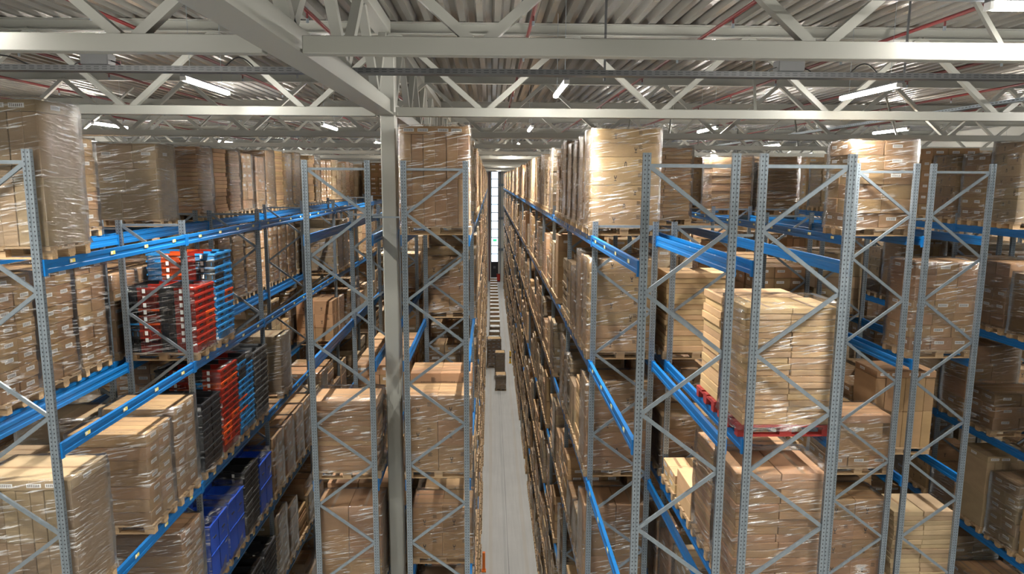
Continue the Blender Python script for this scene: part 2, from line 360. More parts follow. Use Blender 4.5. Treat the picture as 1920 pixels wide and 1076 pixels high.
b = MB(); b.box((0, 0, .040), (.070, 1.72, .03), 'greyp', 0, .006); HOU = b.data('housing')
b = MB(); b.tube((0, -.82, -.008), (0, .82, -.006), .034, 'lamp', 12); TUB = b.data('tube')
b = MB()
for s in (-1, 1): b.box((0, s * .84, -.005), (.08, .03, .06), 'white')
CAP = b.data('cap')
b = MB()
for s in (-.6, .6): b.tube((0, s, .05), (0, s, 1.24), .004, 'galv', 4)
WIR = b.data('wire')
DOWN_FILL = bpy.data.lights.new('lens', 'AREA'); DOWN_FILL.shape = 'RECTANGLE'; DOWN_FILL.size = .06; DOWN_FILL.size_y = 1.6  # area fill added to every lamp, aimed down the racks
DOWN_FILL.energy = FILL_W; DOWN_FILL.color = (1, .95, .87); DOWN_FILL.spread = math.radians(120)
def lamp(x, y, z, rz, label):
    t = tag(link('ceiling_lamp', None, None, (x, y, Z(z)), rz), label, 'ceiling light', 'tube lamps hanging above the aisles')
    link('housing', HOU, t); link('tube', TUB, t); link('end_cap', CAP, t)
    if rz == 0: link('hanging_wire', WIR, t)
    link('lens', DOWN_FILL, t, (0, 0, -.048))  # the added fill sits just below the tube
AISLE = [(-20.6, 'outermost left aisle'), (-15.2, 'third aisle to the left'), (-10.0, 'second aisle to the left'), (-4.27, 'first aisle to the left'), (1.08, 'central aisle'), (5.87, 'first aisle to the right'),
         (10.9, 'second aisle to the right'), (15.9, 'third aisle to the right'), (20.6, 'outermost right aisle')]
for x, an in AISLE:
    for k in range(-1, 10):
        y = 11.1 + 8.2 * k
        lamp(x, y, 1.385, 0, 'lit white tube lamp over the %s, %s' % (an, 'the %s ahead' % ORD[k] if k >= 0 else 'outside the photograph'))
lamp(4.78, 5.72, 1.385, math.pi / 2, 'lit white tube lamp turned crosswise, close overhead at the upper right')
for x in (-15.2, -5.3, 14.6):
    lamp(x, 5.72, 1.385, math.pi / 2, 'lit white tube lamp turned crosswise, outside the photograph')
for x in (-12.5, -6.0, 0.0, 6.0, 12.5): lamp(x, -3.0, 1.9, math.pi / 2, 'unseen tube lamp added behind the camera to light the load fronts')  # unseen row added to brighten the faces turned to the camera

# ------------------------------------------------------------------ pallet racking
Y0, BAY, DEP, FL = 7.87, 3.7, 1.0, 22
LEV = [-.90, -3.02, -5.14, -7.26, -9.38, -11.50]
BH = .15
RUNS = [  # key, x of the left post line, half, first bay, words
    ('L4l', -15.9, 'a', 0, 'eighth rack left of centre'), ('L4r', -14.6, 'b', 0, 'seventh rack left of centre'),
    ('L3l', -11.6, 'a', 0, 'sixth rack left of centre'), ('L3r', -10.3, 'b', 0, 'fifth rack left of centre'),
    ('L2l', -7.28, 'a', 0, 'fourth rack left of centre'), ('L2r', -5.98, 'b', 0, 'third rack left of centre'),
    ('L1l', -2.98, 'a', 1, 'rack left of the column'), ('L1r', -1.40, 'b', 1, 'rack right of the column'),
    ('R1l', 1.73, 'a', 0, 'first rack right of centre'), ('R1r', 3.04, 'b', 0, 'second rack right of centre'),
    ('R2l', 6.03, 'a', 1, 'third rack right of centre'), ('R2r', 7.31, 'b', 1, 'fourth rack right of centre'),
    ('R3l', 10.3, 'a', 0, 'fifth rack right of centre'), ('R3r', 11.6, 'b', 0, 'sixth rack right of centre'),
    ('R4l', 14.6, 'a', 0, 'seventh rack right of centre'), ('R4r', 15.9, 'b', 0, 'eighth rack right of centre')]
PR = [(-.045, -.035), (-.012, -.035), (-.009, -.026), (.009, -.026), (.012, -.035), (.045, -.035), (.045, .010), (.036, .020), (.036, .035), (.022, .035), (.022, .030), (.030, .030),
      (.030, .018), (.039, .008), (.039, -.029), (-.039, -.029), (-.039, .008), (-.030, .018), (-.030, .030), (-.022, .030), (-.022, .035), (-.036, .035), (-.036, .020), (-.045, .010)]
def post_mesh(top):
    b = MB(); b.prism(PR, .01, Z(top), 'post', 'z'); return b.data('post')
POST = {'end': post_mesh(.31), 'mid': post_mesh(-.66)}
def braces(kind, half):
    top = .17 if kind == 'end' else -.74
    left = (half == 'a') == (kind == 'end')
    out = []; z = top; s = 0 if left else 1
    while z - .715 > -H + .2:
        out.append((s, z, z - .715)); s = 1 - s; z -= .715
    return top, out
def brace_geo(b, s, z0, z1):
    xa, xb = (.03, DEP - .03) if s == 0 else (DEP - .03, .03)
    # open channel: a web with two lips
    b.bar((xa, -.012, Z(z0)), (xb, -.012, Z(z1)), .004, .042, 'galv', (0, 0, 1) if False else (0, 0, 1))
    a, c = Vector((xa, 0, Z(z0))), Vector((xb, 0, Z(z1))); d = (c - a).normalized(); n = Vector((-d.z, 0, d.x)) * .021
    for q in (-1, 1): b.bar(tuple(a + n * q), tuple(c + n * q), .024, .004, 'galv', tuple(n))
BM = {}
def brace_mesh(s):
    if s not in BM:
        b = MB(); brace_geo(b, s, 0 - H, -.715 - H); BM[s] = b.data('brace')
    return BM[s]
FRM = {}
def frame_mesh(kind, half, full):
    k = (kind, half, full)
    if k not in FRM:
        top, br = braces(kind, half); b = MB()
        b.box((DEP / 2, 0, Z(top)), (DEP - .07, .026, .04), 'galv')
        if full:
            b.box((DEP / 2, 0, .25), (DEP - .07, .03, .04), 'galv')
            for x in (0, DEP): b.box((x, 0, .005), (.12, .12, .01), 'galv')
            for s, z0, z1 in br: brace_geo(b, s, z0, z1)
        FRM[k] = b.data('frame')
    return FRM[k]
def beam_mb(y0, ln, x=0, z=0):
    b = MB(); hw = .024
    pr = [(-hw, 0), (-hw, -BH * .30), (-hw + .008, -BH * .36), (-hw + .008, -BH * .64), (-hw, -BH * .70), (-hw, -BH), (hw, -BH), (hw, -BH * .70), (hw - .008, -BH * .64), (hw - .008, -BH * .36), (hw, -BH * .30), (hw, 0)]
    b.prism([(a + x, c + z) for a, c in pr], y0, y0 + ln, 'blue')
    for yy in (y0 - .012, y0 + ln + .012): b.box((x, yy, z - .082), (.062, .05, .185), 'blue')
    return b
BEAM = beam_mb(0, BAY - .08).data('beam')
b = MB(); b.box((0, 0, 0), (.003, .11, .045), 'yellow'); b.box((.001, -.028, 0), (.003, .04, .03), 'label'); SLAB = b.data('label')
b = MB(); b.box((0, 0, 0), (.003, .11, .045), 'yellow'); b.box((-.001, -.028, 0), (.003, .04, .03), 'label'); SLABL = b.data('label')
b = MB(); b.box((0, 0, 0), (.18, .02, .03), 'galv'); SPC = b.data('spacer')
b = MB(); b.box((0, 0, 0), (.44, .02, .03), 'galv'); SPCL = b.data('spacer')
RACK = {}
b = MB(); b.box((0, 0, 0), (.12, .12, .01), 'galv'); BPL = b.data('base_plate')
for key, x0, half, first, words in RUNS:
    t = tag(link('pallet_rack', None, None, (x0, Y0 + BAY * first, 0)), 'long blue and galvanised pallet rack row, %s' % words, 'pallet rack', 'rows of pallet racking'); RACK[key] = t
    outer = key[:2] in ('L4', 'R4', 'L3', 'R3')
    for k in range(first, FL + 1):
        y = BAY * (k - first); kind = 'end' if k == first else 'mid'; near = k - first < 4 and not outer
        f = link('upright_frame', frame_mesh(kind, half, not near), t, (0, y, 0))
        for x in (0, DEP): link('post', POST[kind], f, (x, 0, 0))
        if near:
            for x in (0, DEP): link('base_plate', BPL, f, (x, 0, .005))
            for s, z0, z1 in braces(kind, half)[1]: link('brace', brace_mesh(s), f, (0, 0, Z(z0)))
        if half == 'a' and key[1] != '4' and k < 8:
            gap = {'L1': .58, 'R2': .28}.get(key[:2], .30)
            link('row_spacer', SPC if gap < .4 else SPCL, t, (DEP + gap / 2, y, Z(-.60 if k == first else -.80)))
    stuff = MB(); n = 0
    for k in range(first, FL):
        for li, z in enumerate(LEV):
            for xs in (0, DEP):
                if n < 96:
                    bm = link('load_beam', BEAM, t, (xs + (.035 if xs else -.035), BAY * (k - first) + .04, Z(z))); n += 1
                    ais = (xs == 0) == (half == 'a')
                    if ais and k - first < 4 and li < 5 and not outer:
                        for q in range(4): link('shelf_label', SLAB if half == 'b' else SLABL, bm, (.0262 if half == 'b' else -.0262, .5 + .9 * q, -.055))
                else: stuff.add(beam_mb(BAY * (k - first) + .04, BAY - .08, xs + (.035 if xs else -.035), Z(z)), (0, 0, 0))
    o = link('load_beam', stuff.data('beams'), t); o['kind'] = 'stuff'; o['label'] = 'blue beams further along the rack'

# ------------------------------------------------------------------ goods on pallets
b = MB()
for x in (-.54, 0, .54): pass
for yy in (-.3275, -.19, 0, .19, .3275): b.box((0, yy, .133), (1.17, .145 if abs(yy) > .3 or yy == 0 else .10, .022), 'wood')
for xx in (-.5125, 0, .5125): b.box((xx, 0, .111), (.145, .8, .022), 'wood')
for xx in (-.5125, 0, .5125):
    for yy in (-.3275, 0, .3275): b.box((xx, yy, .061), (.145, .145 if yy == 0 else .10, .078), 'wood')
for yy in (-.3275, 0, .3275): b.box((0, yy, .011), (1.17, .10, .022), 'wood')
PAL_MB = b; PAL = b.data('pallet')
M['redwood'] = mat('red_pallet_paint', (.32, .03, .025), .7)
pr_ = PAL.copy(); pr_.materials.clear(); pr_.materials.append(M['redwood']); PALR = pr_
PH = .144

def glass_icon(b, o, u, v, s, kind):
    """small printed transport mark on a carton face: o = corner, u / v = unit vectors in the face"""
    def q(pts): b.poly([tuple(o + u * (x * s) + v * (y * s)) for x, y in pts], 'print')
    if kind == 0:
        q([(.25, .95), (.38, .95), (.42, .62), (.58, .62), (.62, .95), (.75, .95), (.68, .5), (.55, .42), (.45, .42), (.32, .5)]); q([(.46, .42), (.54, .42), (.54, .1), (.46, .1)]); q([(.28, .12), (.72, .12), (.72, 0), (.28, 0)])
    elif kind == 1:
        q([(.5, 1), (.28, .68), (.72, .68)]); q([(.3, .7), (.42, .7), (.40, .08), (.28, .08)]); q([(.58, .7), (.70, .7), (.72, .08), (.60, .08)])
    else:
        for i in range(4): q([(0, .15 + .22 * i), (.9 - .2 * (i % 2), .15 + .22 * i), (.9 - .2 * (i % 2), .25 + .22 * i), (0, .25 + .22 * i)])
CART = {}
def carton_mb(b, c, d, k, rz, R, bev=0, label=None, icon=None, seam=True, lt=.003):
    """one closed carton: board, tape seam on its lid, optional label and printed marks on the front and both ends"""
    b.box(c, d, k, rz, bev)
    if rz: return
    cx, cy, cz = c; hx, hy, hz = d[0] / 2, d[1] / 2, d[2] / 2
    if seam: b.box((cx, cy, cz + hz + .0006), (.05, d[1] * .99, .0012), 'tape') if d[1] > d[0] else b.box((cx, cy, cz + hz + .0006), (d[0] * .99, .05, .0012), 'tape')
    faces = [(Vector((cx - hx, cy - hy - .0015, cz - hz)), Vector((1, 0, 0)), d[0]), (Vector((cx + hx + .0015, cy - hy, cz - hz)), Vector((0, 1, 0)), d[1]),
             (Vector((cx - hx - .0015, cy + hy, cz - hz)), Vector((0, -1, 0)), d[1])]
    up = Vector((0, 0, 1))
    side_only = label and label < 0; label = abs(label) if label else label
    for fi, (o, u, wd) in enumerate(faces):
        lw, lh = min(.17, wd * .5), min(.055, d[2] * .4); hgt = d[2] * (label or 0) - lh / 2
        for a in ([] if not label or d[2] <= .08 or (side_only and not fi) else [wd * q for q in (.06, .26, .55, .74)] if wd > 1 else [wd * R.uniform(.12, .4)]):
            p0 = o + u * a + up * hgt; b.poly([tuple(p0), tuple(p0 + u * lw), tuple(p0 + u * lw + up * lh), tuple(p0 + up * lh)], 'label')
            nn = Vector((u.y, -u.x, 0)) * .0008
            for i in range(7):
                q = p0 + nn + u * (lw * (.1 + .12 * i)) + up * lh * .2; b.poly([tuple(q), tuple(q + u * lw * .05), tuple(q + u * lw * .05 + up * lh * .6), tuple(q + up * lh * .6)], 'print')
        if icon is not None and d[2] > .13:
            s = min(.11, d[2] * .42)
            glass_icon(b, o + u * (wd * (.30 + .3 * ((icon * 7) % 3) / 2)) + up * d[2] * .3, u, up, s, icon % 2)
            glass_icon(b, o + u * (wd * .68) + up * d[2] * .55, u, up, s * .8, 2)

def gen(kind, h, R):
    """cartons of one load as (centre, size, rotation, label, icon); x across, y deep, z from the pallet deck"""
    out = []; W, D = 1.13, .78
    def layer(z, t, nx, ny, gap=.009, jit=.006, lab=None, ic=None, w=W, d=D, rot=0, ox=0, oy=0):
        for i in range(nx):
            for j in range(ny):
                sx, sy = w / nx, d / ny
                out.append(((ox - w / 2 + sx * (i + .5) + R.uniform(-jit, jit), oy - d / 2 + sy * (j + .5) + R.uniform(-jit, jit), z + t / 2), (sx - gap, sy - gap, t - .004), 0, lab, ic))
    if kind == 'tall':
        cap = .13; body = h - cap; n = R.choice([6, 7]); a = body * .52
        layer(0, a, n, 1, .005, .003); layer(a, body - a, n, 1, .005, .006); layer(body, cap, 1, 1, .004, .0, .5, None, W + .01, D + .01)
    elif kind == 'thin':
        z = 0; t = R.choice([.075, .09, .10]); nx = R.choice([1, 2]); sk = R.uniform(-.0, .0)
        while z + t <= h + .01:
            ox, oy = R.uniform(-.018, .018), R.uniform(-.015, .015); layer(z, t, nx, 1, .006, .008, None, None, W - .04, D - .03, 0, ox, oy); z += t
    elif kind == 'wide':
        n = max(2, round(h / .2)); t = h / n
        for i in range(n): layer(i * t, t, 1, 2, .007, .007, -.6, None, W - .02, D - .01, 0, R.uniform(-.01, .01), 0)
    elif kind == 'cube':
        n = max(1, round(h / .40)); t = h / n
        for i in range(n): layer(i * t, t, 2, 2 if R.random() < 2 else 1, .006, .006, None, 0)
    elif kind == 'med':
        n = max(2, round(h / R.choice([.21, .25]))); t = h / n; nx = R.choice([2, 3])
        for i in range(n): layer(i * t, t, nx if i % 2 else nx, 2, .006, .009, .62 if R.random() < .75 else None, None, W - .02, D - .01, 0, R.uniform(-.012, .012), R.uniform(-.012, .012))
    elif kind == 'long':
        n = max(2, round(h / .235)); t = h / n
        for i in range(n): layer(i * t, t, 1, 2 if i % 3 == 2 else 1, .006, .005, None, i % 3, W - .01, D - .01)
    elif kind == 'big':
        z = 0; n = max(2, round(h / .42)); t = h / n
        for i in range(n):
            s = R.uniform(.35, .65)
            for a, e in ((0, s), (s, 1)): out.append(((-W / 2 + W * (a + e) / 2, 0, i * t + t / 2), (W * (e - a) - .006, D - .01 - R.uniform(0, .04), t - .004), 0, .6 if R.random() < .3 else None, None))
    elif kind == 'mix':
        z = 0
        while z < h - .1:
            t = min(R.choice([.14, .2, .28, .33]), h - z); last = z + t > h - .25
            w_ = W * (R.uniform(.6, .95) if last else 1); layer(z, t, R.choice([1, 2, 3]), R.choice([1, 2]), .008, .012, .6 if R.random() < .3 else None, None, w_, D - R.uniform(0, .06)); z += t
    elif kind == 'panel':     # sheets and flat boxes on edge
        n = 7
        for i in range(n): hh = h * R.uniform(.9, 1); out.append(((0, -D / 2 + D * (i + .5) / n, hh / 2), (W - R.uniform(0, .1), D / n - .008, hh), 0, None, None))
    elif kind == 'open':      # big cartons with raised flaps
        n = max(2, round(h / .5)); t = h / n
        for i in range(n): layer(i * t, t, 2, 1, .006, .006, None, None)
    return out
WR = {}
def wrap_mesh(h, seed, full=True):
    """crumpled film skin round the goods, flared over the pallet"""
    k = (round(h, 2), seed, full)
    if k in WR: return WR[k]
    R = random.Random(str(k)); b = MB(); W, D = 1.155, .805; r = .035
    nx, ny, nz = 7, 5, max(4, int(h / .12)); ring = []
    def side(n, p0, p1): return [((p0[0] + (p1[0] - p0[0]) * i / n), (p0[1] + (p1[1] - p0[1]) * i / n)) for i in range(n)]
    hw, hd = W / 2, D / 2
    ring = side(nx, (-hw, -hd), (hw, -hd)) + side(ny, (hw, -hd), (hw, hd)) + side(nx, (hw, hd), (-hw, hd)) + side(ny, (-hw, hd), (-hw, -hd)); n = len(ring)
    for j in range(nz + 1):
        t = j / nz; z = -.05 + t * (h + .07)
        fl = .028 * max(0, 1 - t * 9)
        for (x, y) in ring:
            cor = abs(x) > hw - .01 and abs(y) > hd - .01
            a = R.uniform(-.001, .011) + fl - (.012 if cor else 0)
            s = 1 if j < nz else .985
            b.v.append((x * s + math.copysign(a, x) * (abs(x) > hw - .01), y * s + math.copysign(a, y) * (abs(y) > hd - .01), z + R.uniform(-.01, .01) + (0 if j else R.uniform(-.02, .03))))
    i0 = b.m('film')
    for j in range(nz):
        for i in range(n): b.f.append((j * n + i, j * n + (i + 1) % n, (j + 1) * n + (i + 1) % n, (j + 1) * n + i)); b.mi.append(i0)
    # the film folds a hand's width in over the top edge
    o = len(b.v)
    for (x, y) in ring: b.v.append((x * (1 - .16), y * (1 - .2), h + .018 + R.uniform(0, .006)))
    for i in range(n): b.f.append((nz * n + i, nz * n + (i + 1) % n, o + (i + 1) % n, o + i)); b.mi.append(i0)
    me = b.data('stretch_wrap'); me.polygons.foreach_set('use_smooth', [True] * len(me.polygons)); WR[k] = me; return me
CRT = {}
def crate_mb(ca, cb, hh=.30, w=.575, d=.385):
    """open stacking crate: walls in two colours, rim, ribs, label pocket"""
    b = MB(); t = .012
    for s, k in ((-1, ca), (1, cb)):
        x0, x1 = (-w / 2, -w * .08) if s < 0 else (-w * .08, w / 2); xc, wd = (x0 + x1) / 2, x1 - x0
        for yy in (-d / 2 + t / 2, d / 2 - t / 2):
            b.box((xc, yy, hh / 2), (wd, t, hh), k); sg = -1 if yy < 0 else 1
            b.box((xc, yy + sg * .010, hh - .02), (wd, .016, .032), k); b.box((xc, yy + sg * .007, hh * .55), (wd, .010, .014), k)
            for q in range(3): b.box((x0 + wd * (q + .5) / 3, yy + sg * .007, hh * .35), (.012, .010, hh * .55), k)
        b.box((xc, 0, .008), (wd, d, .014), k)
        b.box((s * (w / 2 - t / 2), 0, hh / 2), (t, d, hh), k); b.box((s * (w / 2 + .006), 0, hh - .02), (.016, d + .03, .032), k)
        b.box((s * (w / 2 + .005), 0, hh * .5), (.010, d, .014), k); b.box((s * (w / 2 + .006), 0, hh * .75), (.008, .12, .03), 'dark')
    b.box((w * .12, -d / 2 - .019, hh * .80), (.05, .003, .07), 'label')
    return b
def crate_mesh(*a):
    if a not in CRT: CRT[a] = crate_mb(*a).data('crate')
    return CRT[a]
PAIRS = {'red': [('black', 'redp'), ('bluep', 'orangep'), ('black', 'orangep')], 'blue': [('black', 'bluep'), ('bluep', 'orangep'), ('bluep', 'bluep')],
         'dark': [('black', 'black'), ('greyp', 'black'), ('black', 'greyp')], 'cobalt': [('cobalt', 'cobalt')], 'grey': [('greyp', 'greyp'), ('greyp', 'black')]}
def crates(tone, h, R):
    out = []
    if tone == 'cobalt':
        for i, x in enumerate((-.3, .3)):
            for y in (-.2, .2):
                z = 0; step = .62
                out.append(((x, y, 0), ('cobalt', 'cobalt', h - (.12 if i else 0)), 0))
        return out
    for x in (-.3, .3):
        for y in (-.2, .2):
            z = 0; top = h * R.uniform(.96, 1); P = PAIRS[tone]
            out.append(((x, y, 0), (*P[0], .27), 0)); z = .118
            while z < top - .16:
                pr = P[0] if R.random() < .72 else R.choice(P)
                if tone == 'blue' and z > top - .65: pr = ('bluep', 'orangep') if x < 0 else R.choice((('redp', 'black'), ('redp', 'bluep')))
                out.append(((x + R.uniform(-.003, .003), y, z), (*pr, .27), 0)); z += .118
    return out

KINDS = ['tall', 'thin', 'thin', 'cube', 'med', 'med', 'med', 'long', 'big', 'mix', 'thin', 'med']
LOOK = {'wide': 'wide flat-topped cartons', 'tall': 'upright narrow cartons', 'thin': 'thin flat cartons', 'cube': 'square cartons', 'med': 'small cartons', 'long': 'long wide cartons', 'big': 'large cartons',
        'mix': 'mixed cartons', 'panel': 'upright flat boxes', 'open': 'tall open cartons'}
TONE = {'tan': 'tan', 'brown': 'brown', 'pale': 'pale', 'grey': 'grey-brown'}
LVW = ['top level', 'second level', 'third level', 'fourth level', 'fifth level', 'lowest beam level', 'floor level']
# hand-placed loads: (run, level, bay, slot): (kind, tone, height of goods, film) or None for an empty place
OV = {}
def S(run, lev, bay, slots, *spec):
    for s in slots: OV[(run, lev, bay, s)] = spec[0] if len(spec) == 1 else spec
A4 = (0, 1, 2, 3)
#@@OVERRIDES
for lv in range(7): S('R1l', lv, 0, A4, None)
for bq in range(0, 7): S('L2r', 0, bq, A4, None)
S('L2r', 0, 0, (0,), 'tall', 'grey', 1.60, 2)
for bq in (0, 2, 3): S('L2r', 1, bq, A4, None)
S('L2r', 1, 1, (0,), 'crates', 'red', 1.10, 1); S('L2r', 1, 1, (1,), 'crates', 'blue', 1.52, 1); S('L2r', 1, 1, (2, 3), None)
S('L2r', 2, 0, (0,), 'tall', 'grey', 1.50, 1); S('L2r', 2, 0, (1,), None); S('L2r', 2, 0, (2,), 'wide', 'brown', 1.38, 1); S('L2r', 2, 0, (3,), 'wide', 'brown', 1.46, 1)
S('L2r', 2, 1, (0,), 'crates', 'dark', 1.15, 1); S('L2r', 2, 1, (1,), 'crates', 'red', 1.55, 1); S('L2r', 2, 1, (2,), 'crates', 'blue', 1.5, 1); S('L2r', 2, 1, (3,), 'crates', 'grey', 1.4, 1)
S('L2r', 2, 2, (0,), None); S('L2r', 2, 2, (1,), 'big', 'grey', 1.35, 1); S('L2r', 2, 2, (2, 3), None); S('L2r', 2, 3, (0, 1, 2), None)
S('L2r', 2, 3, (3,), 'cube', 'tan', 1.25, 0); S('L2r', 2, 4, (0,), 'cube', 'tan', 1.2, 1)
S('L2r', 3, 0, (0, 1), None); S('L2r', 3, 0, (2,), None); S('L2r', 3, 0, (3,), 'wide', 'brown', 1.5, 1)
S('L2r', 3, 1, (0, 1), 'crates', 'cobalt', 1.24, 1); S('L2r', 3, 1, (2,), 'crates', 'dark', 1.3, 1); S('L2r', 3, 1, (3,), 'crates', 'cobalt', 1.24, 1)
S('L2r', 3, 2, A4, 'med', 'tan', 1.3, 1); S('L2r', 4, 1, A4, 'crates', 'dark', 1.2, 1)
for bq in (0, 1): S('L2l', 0, bq, A4, None)
S('L2l', 0, 0, (3,), 'med', 'brown', 1.36, 1); S('L2l', 0, 1, (2,), 'big', 'grey', 1.40, 1)
S('L2l', 0, 2, (0,), 'thin', 'tan', 1.45, 1); S('L2l', 0, 2, (1,), 'thin', 'tan', 1.5, 0); S('L2l', 0, 2, (2,), 'thin', 'tan', 1.45, 1); S('L2l', 0, 2, (3,), 'med', 'tan', 1.4, 1)
S('L2l', 1, 0, A4, 'med', 'brown', 1.62, 1); S('L2l', 1, 1, A4, 'med', 'tan', 1.3, 1); S('L2l', 1, 2, A4, 'thin', 'brown', 1.55, 1); S('L2l', 1, 3, A4, 'med', 'tan', 1.55, 1)
for bq in (1, 2, 3): S('L1l', 0, bq, A4, None)
for bq in (1, 2): S('L1l', 1, bq, A4, None)
S('L1l', 2, 1, (0,), 'thin', 'tan', 1.30, 2); S('L1l', 2, 1, (1, 2, 3), None); S('L1l', 2, 2, A4, 'med', 'tan', .9, 0)
S('L1l', 3, 1, (0,), 'open', 'tan', 1.45, 1); S('L1l', 3, 1, (1, 2, 3), 'cube', 'tan', 1.5, 0)
S('L1r', 0, 1, (0,), 'tall', 'tan', 1.62, 1); S('L1r', 0, 1, (1, 2, 3), None); S('L1r', 1, 1, A4, None); S('L1r', 1, 2, (0,), 'cube', 'tan', 1.15, 1)
S('L1r', 2, 1, (0,), 'cube', 'tan', 1.35, 1); S('L1r', 2, 1, (1,), 'cube', 'tan', 1.5, 0); S('L1r', 2, 1, (2, 3), None); S('L1r', 3, 1, (0,), None); S('L1r', 3, 1, (1,), 'cube', 'tan', 1.0, 1)
S('R1l', 0, 1, (0,), 'long', 'pale', 1.60, 1); S('R1l', 0, 1, (1,), 'big', 'tan', 1.55, 2); S('R1l', 1, 1, (0,), 'long', 'pale', 1.58, 1); S('R1l', 2, 1, (0,), 'long', 'tan', 1.58, 1)
S('R1l', 1, 1, (1,), 'panel', 'tan', 1.6, 1); S('R1l', 2, 1, (1,), 'thin', 'pale', 1.3, 0); S('R1l', 3, 1, (0,), 'open', 'tan', 1.45, 2)
S('R1l', 0, 1, (2, 3), 'thin', 'brown', 1.5, 1)
S('R1r', 0, 0, A4, None); S('R1r', 0, 1, (0, 1, 2), None); S('R1r', 0, 1, (3,), 'thin', 'tan', 1.45, 2); S('R1r', 0, 2, A4, None)
S('R1r', 1, 0, (0,), 'thin', 'pale', 1.46, 2); S('R1r', 1, 0, (1,), 'thin', 'pale', 1.42, 0); S('R1r', 1, 0, (2, 3), None); S('R1r', 1, 1, (0,), 'thin', 'pale', 1.42, 0)
S('R1r', 2, 0, (0,), 'thin', 'tan', 1.55, 2); S('R1r', 2, 0, (1,), 'thin', 'tan', 1.45, 1); S('R1r', 2, 0, (2,), 'big', 'pale', .5, 0); S('R1r', 2, 0, (3,), 'med', 'pale', .3, 0)
S('R1r', 3, 0, (0,), None); S('R1r', 3, 0, (1,), 'thin', 'tan', 1.2, 1); S('R1r', 3, 0, (2,), 'med', 'grey', 1.3, 1)
S('R2l', 0, 1, (0,), 'med', 'brown', 1.44, 2); S('R2l', 0, 1, (1, 2, 3), None); S('R2l', 0, 2, A4, None); S('R2l', 0, 3, (0,), 'thin', 'tan', 1.45, 1); S('R2l', 0, 3, (1, 2, 3), None)
S('R2l', 1, 1, A4, None); S('R2l', 2, 1, (0,), 'mix', 'tan', .95, 2); S('R2l', 3, 1, (0,), 'cube', 'tan', 1.5, 1); S('R2l', 1, 2, A4, 'med', 'brown', 1.0, 0)
S('R2r', 0, 1, A4, None); S('R2r', 0, 2, A4, None); S('R2r', 0, 3, (0,), 'thin', 'brown', 1.42, 1); S('R2r', 0, 3, (1, 2, 3), None)
S('R2r', 1, 1, (0,), 'med', 'tan', 1.53, 2); S('R2r', 1, 1, (1, 2, 3), None); S('R2r', 2, 1, (0,), None); S('R2r', 2, 1, (1,), 'tall', 'brown', 1.5, 0)
S('R3l', 0, 1, (0, 1), None)
#@@END

def spec_of(run, lev, bay, slot):
    if (run, lev, bay, slot) in OV: return OV[(run, lev, bay, slot)]
    R = random.Random('%s-%d-%d-%d' % (run, lev, bay, slot))
    if R.random() < (.05 if lev == 0 else .16): return None
    h = R.choice((.75, .95, 1.15, 1.3, 1.45, 1.55)) if lev else R.choice((1.35, 1.45, 1.55, 1.6))
    return (R.choice(KINDS), R.choice(('tan', 'brown', 'grey', 'grey', 'brown', 'pale')), h, R.choice((0, 1, 1, 1)))
LIBS = {}
def lib_mb(kind, tone, h, seed, film, lean):
    """the goods of one load as one mesh (used where the photo is too small to show single cartons)"""
    k = (kind, tone, round(h, 2), seed, film, lean)
    if k in LIBS: return LIBS[k]
    R = random.Random(str(k)); b = MB()
    if kind == 'crates':
        for c, a, rz in crates(tone, h, R): b.add(crate_mb(*a), c)
    else:
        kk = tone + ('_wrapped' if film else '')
        for c, d, rz, lab, ic in gen(kind, h, R): 
            if lean: b.box(c, d, kk)
            else: carton_mb(b, c, d, kk, rz, R, 0, lab, ic, seam=False)
    LIBS[k] = b; return b
LIBM = {}
def lib_me(*k):
    if k not in LIBM: LIBM[k] = lib_mb(*k).data('goods')
    return LIBM[k]
CM = {}; SHIFT = {}
